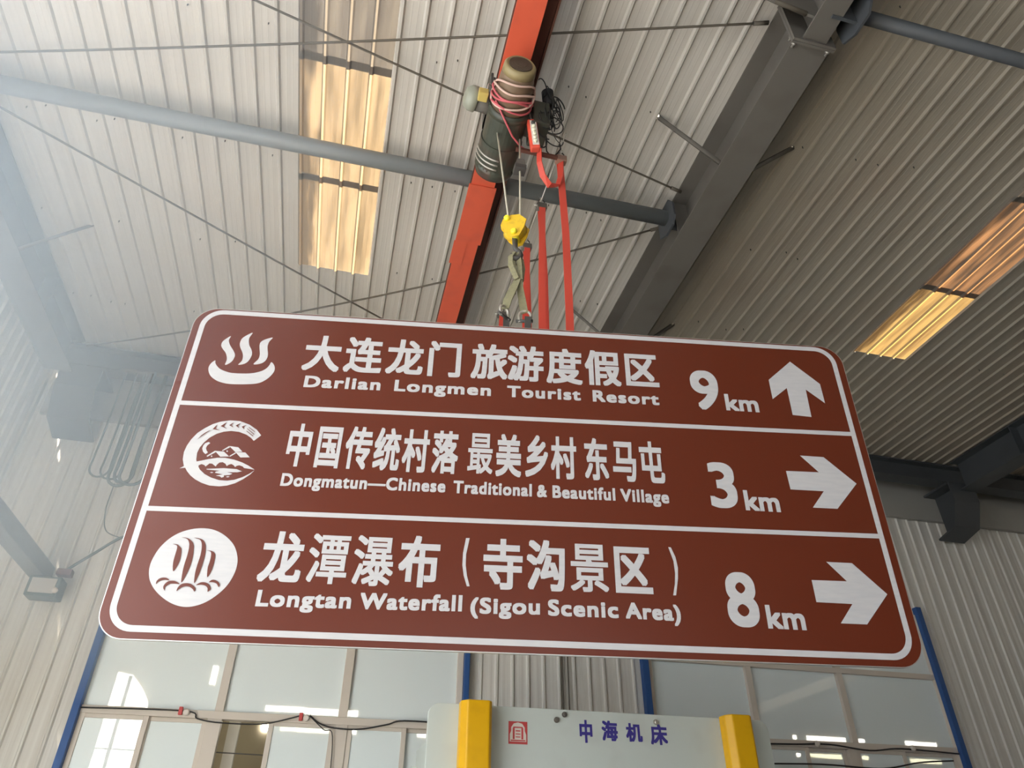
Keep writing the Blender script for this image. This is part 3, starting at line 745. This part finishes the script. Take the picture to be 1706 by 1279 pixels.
for a0 in (-0.125, 0.012):
    b = MB(); M = Matrix.Identity(4)
    p = [on_sign(a0-0.02, 0.60, -0.052), on_sign(a0+0.02, 0.60, -0.052), on_sign(a0+0.02, 1.10, -0.052), on_sign(a0-0.02, 1.10, -0.052)]
    q = [x - SN*0.012 for x in p]
    v = [b.bm.verts.new(x) for x in p+q]
    b.bm.faces.new(v[:4]); b.bm.faces.new(v[4:])
    for i in range(4): b.bm.faces.new((v[i], v[(i+1)%4], v[4+(i+1)%4], v[4+i]))
    b.build('lifting_lug', 'iron', sign)

# outlines on the sign face, millimetres from its centre
SPRING = [[(-1809,591),(-1827,570),(-1834,542),(-1828,515),(-1811,486),(-1783,463),(-1748,447),(-1702,438),(-1649,438),(-1587,443),(-1536,453),(-1500,477),(-1475,509),(-1463,540),(-1465,568),(-1477,590),(-1492,601),(-1498,580),(-1511,556),(-1535,536),(-1568,522),(-1602,515),(-1665,511),(-1706,513),(-1739,522),(-1769,535),(-1792,556),(-1804,574)],[(-1760,769),(-1786,744),(-1799,722),(-1799,696),(-1786,675),(-1764,650),(-1752,626),(-1745,598),(-1747,565),(-1725,577),(-1711,598),(-1706,624),(-1709,643),(-1725,670),(-1744,695),(-1759,720),(-1765,742)],[(-1640,803),(-1673,779),(-1693,754),(-1697,721),(-1689,693),(-1670,660),(-1660,633),(-1659,599),(-1674,570),(-1643,578),(-1624,596),(-1614,625),(-1612,653),(-1622,681),(-1639,708),(-1649,737),(-1651,766)],[(-1517,776),(-1553,762),(-1577,742),(-1582,719),(-1575,684),(-1567,651),(-1569,617),(-1589,580),(-1554,585),(-1530,603),(-1520,632),(-1522,660),(-1530,688),(-1535,716),(-1531,746)]]
VILLAGE = [[(-1451,121),(-1482,154),(-1527,183),(-1583,202),(-1635,203),(-1685,192),(-1723,174),(-1759,146),(-1790,115),(-1813,74),(-1826,35),(-1831,-4),(-1826,-46),(-1810,-85),(-1829,-99),(-1801,-94),(-1786,-114),(-1764,-136),(-1734,-157),(-1697,-175),(-1653,-188),(-1603,-190),(-1564,-183),(-1526,-168),(-1491,-143),(-1460,-114),(-1441,-87),(-1465,-110),(-1497,-132),(-1535,-149),(-1570,-156),(-1612,-155),(-1655,-143),(-1693,-125),(-1723,-101),(-1735,-85),(-1752,-55),(-1757,-42),(-1762,-5),(-1756,29),(-1742,59),(-1720,90),(-1688,116),(-1653,131),(-1616,138),(-1573,135),(-1531,121),(-1502,103),(-1483,85)],[(-1752,-55),(-1728,-48),(-1697,-38),(-1650,-27),(-1609,-25),(-1561,-33),(-1516,-47),(-1479,-64),(-1443,-85),(-1499,-79),(-1509,-70),(-1527,-64),(-1540,-68),(-1547,-76),(-1556,-66),(-1570,-59),(-1583,-64),(-1591,-73),(-1601,-59),(-1617,-51),(-1633,-54),(-1643,-66),(-1647,-78),(-1656,-72),(-1668,-63),(-1683,-62),(-1693,-74),(-1699,-81),(-1707,-73),(-1723,-68),(-1736,-76),(-1735,-85)],[(-1718,64),(-1708,58),(-1721,41),(-1723,26),(-1716,12),(-1707,2),(-1717,-9),(-1733,4),(-1742,23),(-1741,40),(-1735,55)],[(-1673,13),(-1625,11),(-1591,-16),(-1637,-20)],[(-1709,-20),(-1673,13),(-1666,6),(-1703,-24)],[(-1605,46),(-1556,41),(-1528,16),(-1565,12)],[(-1637,17),(-1605,46),(-1599,38),(-1632,14)],[(-1564,11),(-1512,12),(-1483,-15),(-1531,-19)],[(-1591,-14),(-1564,10),(-1560,4),(-1586,-18)],[(-1690,-95),(-1603,-86),(-1536,-88),(-1505,-99),(-1528,-106),(-1581,-108),(-1550,-115),(-1565,-124),(-1593,-127),(-1591,-136),(-1602,-141),(-1612,-134),(-1634,-131),(-1599,-122),(-1642,-115),(-1639,-108),(-1620,-102),(-1689,-99)],[(-1613,14),(-1610,20),(-1603,14),(-1607,8)],[(-1686,-21),(-1683,-15),(-1677,-20),(-1681,-26)],[(-1668,-115),(-1660,-111),(-1649,-114),(-1658,-118)],[(-1581,-136),(-1572,-131),(-1561,-133),(-1570,-138)]]
VILLAGE_CUT = [[(-1696,173),(-1715,142),(-1673,135),(-1700,147)],[(-1650,189),(-1677,163),(-1639,148),(-1660,163)],[(-1611,191),(-1633,171),(-1606,158),(-1621,172)],[(-1575,188),(-1598,171),(-1575,155),(-1585,171)],[(-1539,179),(-1565,166),(-1547,149),(-1553,165)],[(-1525,166),(-1488,141),(-1488,137),(-1525,162)],[(-1533,158),(-1487,124),(-1488,120),(-1533,154)],[(-1533,143),(-1491,113),(-1492,109),(-1533,139)],[(-1779,75),(-1765,99),(-1746,119),(-1726,134),(-1725,131),(-1743,115),(-1760,96)]]
FALLS = [[(-1636,-421),(-1584,-424),(-1533,-442),(-1486,-473),(-1450,-512),(-1426,-564),(-1420,-612),(-1428,-660),(-1448,-708),(-1480,-748),(-1517,-780),(-1560,-802),(-1610,-812),(-1664,-804),(-1718,-780),(-1770,-743),(-1805,-704),(-1824,-666),(-1832,-623),(-1827,-579),(-1810,-529),(-1777,-482),(-1735,-449),(-1685,-429)]]
FALLS_CUT = [[(-1753,-509),(-1733,-515),(-1727,-529),(-1727,-558),(-1727,-594),(-1722,-626),(-1714,-645),(-1704,-625),(-1697,-593),(-1699,-557),(-1705,-532),(-1717,-519),(-1732,-510)],[(-1720,-473),(-1692,-480),(-1677,-498),(-1670,-527),(-1669,-567),(-1671,-612),(-1669,-655),(-1662,-698),(-1649,-662),(-1641,-618),(-1640,-574),(-1645,-534),(-1651,-509),(-1668,-488),(-1689,-476)],[(-1659,-473),(-1631,-480),(-1617,-495),(-1609,-524),(-1606,-564),(-1609,-609),(-1609,-652),(-1601,-699),(-1590,-659),(-1585,-612),(-1584,-563),(-1589,-523),(-1598,-499),(-1613,-482),(-1635,-474)],[(-1582,-534),(-1562,-540),(-1555,-558),(-1554,-590),(-1556,-622),(-1547,-667),(-1536,-641),(-1532,-601),(-1534,-561),(-1542,-545),(-1557,-536)],[(-1777,-711),(-1779,-697),(-1769,-683),(-1750,-677),(-1730,-681),(-1722,-690),(-1739,-689),(-1757,-692),(-1770,-700)],[(-1729,-740),(-1740,-724),(-1735,-705),(-1720,-693),(-1697,-691),(-1677,-699),(-1668,-706),(-1690,-705),(-1712,-707),(-1728,-718),(-1731,-728)],[(-1673,-740),(-1672,-723),(-1660,-706),(-1639,-700),(-1615,-703),(-1595,-716),(-1588,-727),(-1590,-739),(-1600,-728),(-1619,-717),(-1638,-716),(-1655,-722),(-1666,-733)],[(-1590,-708),(-1576,-696),(-1558,-692),(-1535,-698),(-1521,-713),(-1517,-726),(-1528,-738),(-1532,-721),(-1544,-710),(-1562,-705),(-1577,-706)],[(-1533,-691),(-1523,-680),(-1508,-679),(-1489,-688),(-1479,-702),(-1482,-713),(-1494,-698),(-1509,-692),(-1520,-691)]]
ARROWS = [[(1654,833),(1813,678),(1814,540),(1713,631),(1708,438),(1594,445),(1595,634),(1491,548),(1491,686)],[(1583,175),(1722,173),(1879,15),(1731,-144),(1591,-144),(1676,-42),(1485,-41),(1481,72),(1673,74)],[(1598,-449),(1738,-450),(1888,-608),(1739,-766),(1602,-766),(1687,-666),(1498,-664),(1497,-550),(1686,-549)]]
HAN1 = [('大',-1208,686),('连',-967,691),('龙',-724,695),('门',-489,697),('旅',-222,698),('游',-5,700),('度',230,697),('假',464,700),('区',703,701)]
HAN2 = [('中',-1237,76),('国',-1078,71),('传',-917,77),('统',-762,78),('村',-605,77),('落',-444,79),('最',-250,82),('美',-94,79),('乡',62,84),('村',213,82),('东',397,85),('马',555,79),('屯',711,84)]
HAN3 = [('龙',-1211,-548),('潭',-984,-548),('瀑',-759,-548),('布',-533,-541),('寺',-110,-536),('沟',109,-533),('景',332,-537),('区',559,-538)]
PAREN = [[(-285,-408),(-304,-409),(-315,-489),(-315,-552),(-305,-606),(-287,-658),(-273,-657),(-289,-605),(-298,-551),(-299,-496)],[(755,-408),(769,-409),(788,-460),(795,-517),(789,-573),(770,-659),(755,-660),(770,-601),(777,-546),(775,-482)]]
LATIN = [('Darlian',-1281,-846,445,451,78),('Longmen',-766,-206,453,456,77),('Tourist',-112,323,457,460,78),('Resort',394,791,459,459,79),('Dongmatun—Chinese',-1295,-429,-170,-162,73),('Traditional',-387,36,-163,-161,73),('&',64,118,-163,-160,73),('Beautiful',148,491,-162,-161,73),('Village',520,787,-163,-162,74),('Longtan',-1293,-842,-796,-790,79),('Waterfall',-801,-305,-790,-782,79),('(Sigou',-264,78,-790,-782,78),('Scenic',118,469,-785,-784,79),('Area)',505,783,-784,-787,79),('km',1193,1394,451,446,118),('km',1209,1405,-179,-175,123),('km',1222,1418,-805,-804,120)]
DIGITS = [('9',995,1164,446,725),('3',1021,1175,-173,103),('8',1027,1189,-804,-526)]

def flat(polys, name, mat, h, curved=True):
    b = MB()
    for k, p in enumerate(polys):
        pts = [(x/1000, y/1000) for x, y in p]
        if curved and len(pts) > 8: pts = smooth_closed(pts, 4)
        b.bm.faces.new([b.bm.verts.new(on_sign(x, y, h + 0.0002*k)) for x, y in pts]).normal_update()
    bmesh.ops.triangulate(b.bm, faces=b.bm.faces[:], ngon_method='EAR_CLIP')
    return b.build(name, mat, sign)
flat(SPRING, 'hot_spring_symbol', 'white', 0.0012)
flat(VILLAGE[:1], 'village_symbol', 'white', 0.0012, False)
flat(VILLAGE[1:], 'village_symbol', 'white', 0.0012, False)
flat(VILLAGE_CUT, 'village_symbol_mark', 'brown', 0.0045, False)
flat(FALLS, 'waterfall_symbol', 'white', 0.0012)
flat(FALLS_CUT, 'waterfall_symbol_mark', 'brown', 0.003)
for p in ARROWS: flat([p], 'arrow', 'white', 0.0012, False)

REF = bounds(glyphs('国')[0])
def ring(r): return ((0, 0),) + tuple((r[0]*i, r[1]*j) for i in (-1, 0, 1) for j in (-1, 0, 1) if i or j)
DENSE = '潭瀑景最'
def han_line(items, w, h, bold, row_b=None):
    for ch, a, bb in items:
        bmm = MB()
        vs, fs = glyphs(ch)
        x0, x1, y0, y1 = bounds(vs)
        sx = (w-2*bold[0])/(REF[1]-REF[0]); sy = (h-2*bold[1])/(REF[3]-REF[2])
        cx, cy = (x0+x1)/2, (y0+y1)/2
        put_glyphs(bmm.bm, vs, fs, lambda v: (a/1000 + (v[0]-cx)*sx, bb/1000 + (v[1]-cy)*sy), on_sign, 0.0012, ring([t*(0.6 if ch in DENSE else 1) for t in bold]))
        bmm.build('character', 'white', sign)
han_line(HAN1, 0.196, 0.243, (0.0066, 0.0066))
han_line(HAN2, 0.128, 0.250, (0.0042, 0.0070))
han_line(HAN3, 0.186, 0.252, (0.0068, 0.0068))
for p in PAREN: flat([p], 'bracket', 'white', 0.0012, False)
CAP = bounds(glyphs('H')[0])
def latin(words, bold, space=1.0):
    for txt, a0, a1, b0, b1, cap in words:
        bmm = MB()
        vs, fs = glyphs(txt, space=space)
        x0, x1, y0, y1 = bounds(vs)
        sx = (a1-a0-2000*bold[0])/1000/(x1-x0); sy = (cap/1000-2*bold[1])/CAP[3]
        put_glyphs(bmm.bm, vs, fs, lambda v: (a0/1000 + bold[0] + (v[0]-x0)*sx, b0/1000 + bold[1] + (b1-b0)/1000*(v[0]-x0)/(x1-x0) + v[1]*sy), on_sign, 0.0012, ring(bold))
        bmm.build('lettering', 'white', sign)
latin(LATIN[0:4], (0.0048, 0.0036), 1.16)
latin(LATIN[4:9], (0.0032, 0.0032), 1.12)
latin(LATIN[9:14], (0.0042, 0.0038), 1.12)
for w_ in LATIN[14:]: 
    w_ = (w_[0], w_[1], w_[2], w_[3], w_[3]-2, w_[5]*0.97); latin([w_], (0.0048, 0.0048), 1.05)
for ch, a0, a1, b0, b1 in DIGITS:
    bmm = MB(); vs, fs = glyphs(ch, res=10); x0, x1, y0, y1 = bounds(vs); bo = 0.0085
    put_glyphs(bmm.bm, vs, fs, lambda v: (a0/1000+bo + (v[0]-x0)/(x1-x0)*((a1-a0)/1000-2*bo), b0/1000+bo + (v[1]-y0)/(y1-y0)*((b1-b0)/1000-2*bo)), on_sign, 0.0012, ring((bo, bo)))
    bmm.build('numeral', 'white', sign)

# ------------------------------------------------------------------ press machine below the sign
MY = 7.0
ma = thing('press_machine', 'pale grey-green press machine with two yellow guards below the sign', 'machine')
b = MB(); b.prism(round_rect(0.95, 4.39, 1.30, 2.955, 0.10, 8), 'y', MY, MY+0.06); b.build('ram_plate', 'machine', ma, bevel=0.004)
for x in (1.05, 4.15):
    b = MB(); b.prism([(MY+0.08, 0.0), (MY+1.5, 0.0), (MY+1.5, 2.75), (MY+0.08, 2.75), (MY+0.08, 1.6), (MY+0.5, 1.5), (MY+0.5, 1.05), (MY+0.08, 0.95)], 'x', x, x+0.10); b.build('side_frame', 'machine', ma)
MB().box(0.95, 4.39, MY-0.02, MY+0.07, 0.0, 0.95).build('bed', 'machine', ma, bevel=0.005)
MB().box(1.15, 4.15, MY-0.03, MY+0.09, 0.95, 1.05).build('die', 'iron', ma)
MB().box(1.0, 4.3, MY+1.42, MY+1.5, 0.4, 2.6).build('back_plate', 'machine', ma)
for x0, x1 in ((1.225, 1.51), (3.85, 4.13)):
    w = x1-x0
    MB().prism([(x0, MY-0.01), (x0, MY-0.12), (x0+0.055, MY-0.185), (x1-0.03, MY-0.185), (x1, MY-0.15), (x1, MY-0.01)], 'z', 0.7, 2.965).build('cylinder_guard', 'guard', ma, bevel=0.012)
for z0, z1 in ((2.80, 2.945), (2.5, 2.775), (2.2, 2.49)):
    MB().prism([(3.858, z0), (3.905, z0), (3.915, (z0+z1)/2), (3.905, z1), (3.862, z1), (3.866, (z0+z1)/2)], 'y', -0.002, 0.002,
        Matrix.Translation((3.862, MY-0.125, 0)) @ Matrix.Rotation(math.radians(-50), 4, 'Z') @ Matrix.Translation((-3.852, 0, 0))).build('paint_patch', 'peach', ma)
for x, z in ((2.165, 2.86), (2.245, 2.91), (3.175, 2.885)):
    MB().lathe([(0, 0.026), (0.012, 0.026), (0.012, 0.016), (0.03, 0.014)], (x, MY, z), (0, -1, 0), 10).build('bolt', 'zinc' if x > 3 else 'steel', ma)
on_m = lambda a, b, h: Vector((a, MY-h, b))
for ch, x, z, w, hgt in (('中', 2.453, 2.775, 0.115, 0.185), ('海', 2.692, 2.790, 0.15, 0.165), ('机', 2.940, 2.785, 0.155, 0.15), ('床', 3.194, 2.778, 0.165, 0.17)):
    vs, fs = glyphs(ch); x0, x1, y0, y1 = bounds(vs); bmm = MB()
    put_glyphs(bmm.bm, vs, fs, lambda v: (x + ((v[0]-x0)/(x1-x0)-0.5)*w, z + ((v[1]-y0)/(y1-y0)-0.5)*hgt), on_m, 0.0015, ring((0.006, 0.006)))
    bmm.build('character', 'ink', ma)
st = MB(); st.box(1.700, 1.880, MY-0.002, MY-0.0005, 2.640, 2.830); st = st.build('seal_sticker', 'sealred', ma)
sealw = [[(1.712, 2.66), (1.868, 2.66), (1.868, 2.72), (1.855, 2.75), (1.855, 2.78), (1.83, 2.812), (1.79, 2.822), (1.75, 2.812), (1.725, 2.78), (1.725, 2.75), (1.712, 2.72)]]
b = MB(); b.bm.faces.new([b.bm.verts.new(on_m(x, z, 0.003)) for x, z in sealw[0]]); b.build('seal_mark', 'sealwhite', st)
b = MB()
for x0, x1, z0, z1 in ((1.745, 1.835, 2.775, 2.785), (1.74, 1.758, 2.68, 2.775), (1.822, 1.84, 2.68, 2.775), (1.768, 1.812, 2.745, 2.755), (1.768, 1.812, 2.72, 2.728), (1.768, 1.812, 2.695, 2.703), (1.72, 1.86, 2.665, 2.675)):
    b.box(x0, x1, MY-0.0045, MY-0.0035, z0, z1)
b.build('seal_mark', 'sealred', st)

# ------------------------------------------------------------------ cables and small fittings on the back wall
for x, lab in ((2.895, 'left of the two thin dark conduits on the ribbed wall between the windows'), (2.975, 'right of the two thin dark conduits on the ribbed wall between the windows')):
    t = thing('conduit', lab, 'conduit', 'conduits on the ribbed wall')
    MB().tube([(x, YW-0.045, 0.0), (x, YW-0.045, 6.6)], 0.013 if x < 2.9 else 0.009, 8).build('pipe', 'rod', t)
for q, (x, lab) in enumerate(((-1.47, 'small red and white cable clip on the transom, left one'), (-0.195, 'small red cable clip on the transom, above the open sash'))):
    t = thing('cable_clip', lab, 'clip', 'clips on the window transom')
    MB().box(x-0.04, x, YW-0.10, YW-0.06, 3.08, 3.16).build('clip_body', 'sealred', t, bevel=0.005)
    MB().lathe([(0, 0.035), (0.03, 0.035), (0.04, 0.02)], (x+0.04, YW-0.062, 3.11), (0, -1, 0), 12).build('insulator', 'sealwhite', t)
def cable(pts, r, label, mat='black'):
    P_ = [Vector(p) for p in pts]; out = []
    for i in range(len(P_)-1):
        p0, p1, p2, p3 = P_[max(i-1,0)], P_[i], P_[i+1], P_[min(i+2, len(P_)-1)]
        for j in range(6):
            u = j/6; out.append(0.5*((2*p1)+(p2-p0)*u+(2*p0-5*p1+4*p2-p3)*u*u+(3*p1-p0-3*p2+p3)*u**3))
    out.append(P_[-1])
    t = thing('power_cable', label, 'cable'); MB().tube(out, r, 6).build('core', mat, t); return t
yc = YW-0.085
cable([(-2.5, yc, 3.105), (-1.45, yc, 3.12), (-1.30, yc, 3.05), (-1.05, yc, 3.02), (-0.60, yc, 3.03), (-0.22, yc, 3.13)], 0.008, 'black cable along the transom left of the open sash')
cable([(-0.12, yc, 3.14), (0.0, yc, 3.06), (0.18, yc, 3.02), (0.45, yc, 3.02), (0.75, yc, 3.08), (0.95, yc, 3.13), (1.60, yc, 3.12)], 0.009, 'black cable drooping along the transom above the closed left panes')
cable([(-0.12, yc-0.01, 3.13), (0.05, yc-0.01, 3.0), (0.16, yc-0.01, 2.93), (0.20, yc-0.01, 2.3)], 0.006, 'thin black cable hanging down beside the sash jamb')
cable([(4.9, yc, 3.06), (5.9, yc, 3.08), (6.5, yc, 3.10), (7.1, yc, 3.05), (7.6, yc, 3.09), (8.5, yc, 3.06)], 0.010, 'dark cable along the transom of the right window bank')
cable([(5.2, yc-0.02, 2.83), (6.3, yc-0.02, 2.86), (7.2, yc-0.02, 2.84), (7.8, yc-0.02, 2.93), (8.35, yc-0.02, 2.97)], 0.010, 'dark cable crossing low in front of the right window bank')
for x, lab in ((6.33, 'small pale insulator on the right transom near its middle mullion'), (7.78, 'small pale insulator on the right transom near the blue post')):
    t = thing('insulator', lab, 'insulator', 'insulators on the right transom')
    MB().lathe([(0, 0.035), (0.035, 0.038), (0.05, 0.02)], (x, YW-0.062, 3.10), (0, -1, 0), 12).build('knob', 'sealwhite', t)

# left end: hanging crane cable loops, square arm with a floodlight at its wall end
fb = thing('cable_festoon', 'bundle of dark hose loops hanging from the runway left of the sign', 'cable bundle')
for q, (xa, xb, zt, zl) in enumerate(((-3.08, -2.86, 7.02, 5.50), (-2.95, -2.72, 7.02, 5.48), (-2.84, -2.60, 7.02, 5.40), (-2.78, -2.58, 7.02, 5.44), (-2.72, -2.45, 7.02, 5.42))):
    y = 8.46 - 0.012*q
    pth = [(xa, y, zt), (xa+0.01, y, zl+0.7), (xa+0.005, y, zl+0.2)] + [((xa+xb)/2 - (xb-xa)/2*math.cos(math.pi*i/8), y, zl+0.12 - 0.12*math.sin(math.pi*i/8)) for i in range(9)] + [(xb-0.005, y, zl+0.2), (xb-0.01, y, zl+0.7), (xb, y, zt)]
    MB().tube(pth, 0.012 if q < 2 else 0.018, 8).build('cable_loop', 'hose', fb)
MB().box(-3.12, -2.4, 8.40, 8.47, 7.0, 7.02).build('cable_rail', 'steel', fb)
t = thing('square_arm', 'grey square steel arm coming in from the left edge to the back wall', 'arm')
MB().box(-3.40, -3.22, 3.2, 9.0, 4.38, 4.56).build('tube', 'tube', t, bevel=0.01)
fl = thing('floodlight', 'small dark floodlight at the wall end of the grey arm', 'floodlight')
MB().box(-3.33, -3.00, 8.68, 8.90, 4.14, 4.36).build('housing', 'hose', fl, bevel=0.015)
MB().box(-3.29, -3.04, 8.665, 8.68, 4.17, 4.33).build('glass', 'zinc', fl)
MB().box(-3.10, -2.95, 8.72, 8.82, 4.40, 4.47).build('bracket', 'maroon', fl)
MB().lathe([(0, 0.03), (0.03, 0.03), (0.04, 0.01)], (-3.02, 8.66, 4.20), (0, -1, 0), 12).build('screw_cap', 'sealwhite', fl)
cable([(-3.05, 8.78, 4.45), (-2.8, 8.72, 4.66), (-2.55, 8.66, 4.86), (-2.2, 8.66, 5.08)], 0.016, 'dark cable rising from the floodlight to behind the sign', 'hose')
cable([(-2.80, 8.60, 5.50), (-2.79, 8.60, 5.15), (-2.72, 8.62, 4.92), (-2.56, 8.65, 4.86)], 0.007, 'thin wire hanging from the hose loops down to the floodlight cable', 'hose')

# ------------------------------------------------------------------ haze volume added for the glare veil at the left side
m = bpy.data.materials.new('glare haze'); m.use_nodes = True
nt = m.node_tree; nt.nodes.clear()
out = nt.nodes.new('ShaderNodeOutputMaterial')
vs_ = nt.nodes.new('ShaderNodeVolumeScatter'); vs_.inputs['Color'].default_value = (0.70, 0.85, 1.0, 1)
tc = nt.nodes.new('ShaderNodeTexCoord'); sx_ = nt.nodes.new('ShaderNodeSeparateXYZ')
mr = nt.nodes.new('ShaderNodeMapRange'); mr.interpolation_type = 'LINEAR'
mr.inputs['From Min'].default_value = 0.0; mr.inputs['From Max'].default_value = 1.0
mr.inputs['To Min'].default_value = HAZE; mr.inputs['To Max'].default_value = 0.0
nt.links.new(tc.outputs['Generated'], sx_.inputs[0]); nt.links.new(sx_.outputs['X'], mr.inputs['Value'])
nt.links.new(mr.outputs[0], vs_.inputs['Density']); nt.links.new(vs_.outputs[0], out.inputs['Volume'])
MAT['haze'] = m
o = MB().box(-4.10, -0.1, 0.6, 8.2, 3.0, 7.3).build('haze', 'haze')
tag(o, 'bluish haze veil added for glare along the left edge', 'haze', kind='stuff')

# ------------------------------------------------------------------ skylights (three lapped sheets in each strip)
def skylight(k0, label, cuts, mats):
    t = thing('skylight', label, 'skylight', 'roof skylight strips')
    for q, ((ya, yb), mt) in enumerate(zip(cuts, mats)):
        dz = 0.006 + 0.004*q
        pr = rib_profile(X0+k0*PITCH, NSKY)
        pr = [(pr[0][0]-0.10, 0.0)] + pr + [(pr[-1][0]+0.10, 0.0)]
        MB().sheet(pr, lambda u, v, s, dz=dz: Vector((u, s, ZR + dz - v)), ya, yb).build('panel', mt, t)
skylight(KL, 'golden skylight strip in the pale left roof behind the hoist', ((-1.1, 3.74), (3.66, 5.06), (4.98, 6.33)), ('skyC', 'skyA', 'skyA'))
skylight(KR, 'golden skylight strip in the dark roof above the sign right corner', ((-1.1, 3.55), (3.48, 4.92), (4.84, 6.19)), ('skyC', 'skyB', 'skyD'))

# every thing gets its origin at its base
for o in [o for o in scene.objects if o.parent is None and o.type in ('EMPTY', 'MESH')]:
    fam = ([o] if o.type == 'MESH' else []) + [c for c in o.children_recursive if c.type == 'MESH']
    pts = [v.co for m in fam for v in m.data.vertices]
    if not pts: continue
    lo = Vector([min(p[i] for p in pts) for i in range(3)]); hi = Vector([max(p[i] for p in pts) for i in range(3)])
    base = Vector(((lo.x+hi.x)/2, (lo.y+hi.y)/2, lo.z))
    for m in fam: m.data.transform(Matrix.Translation(-base))
    o.location = base
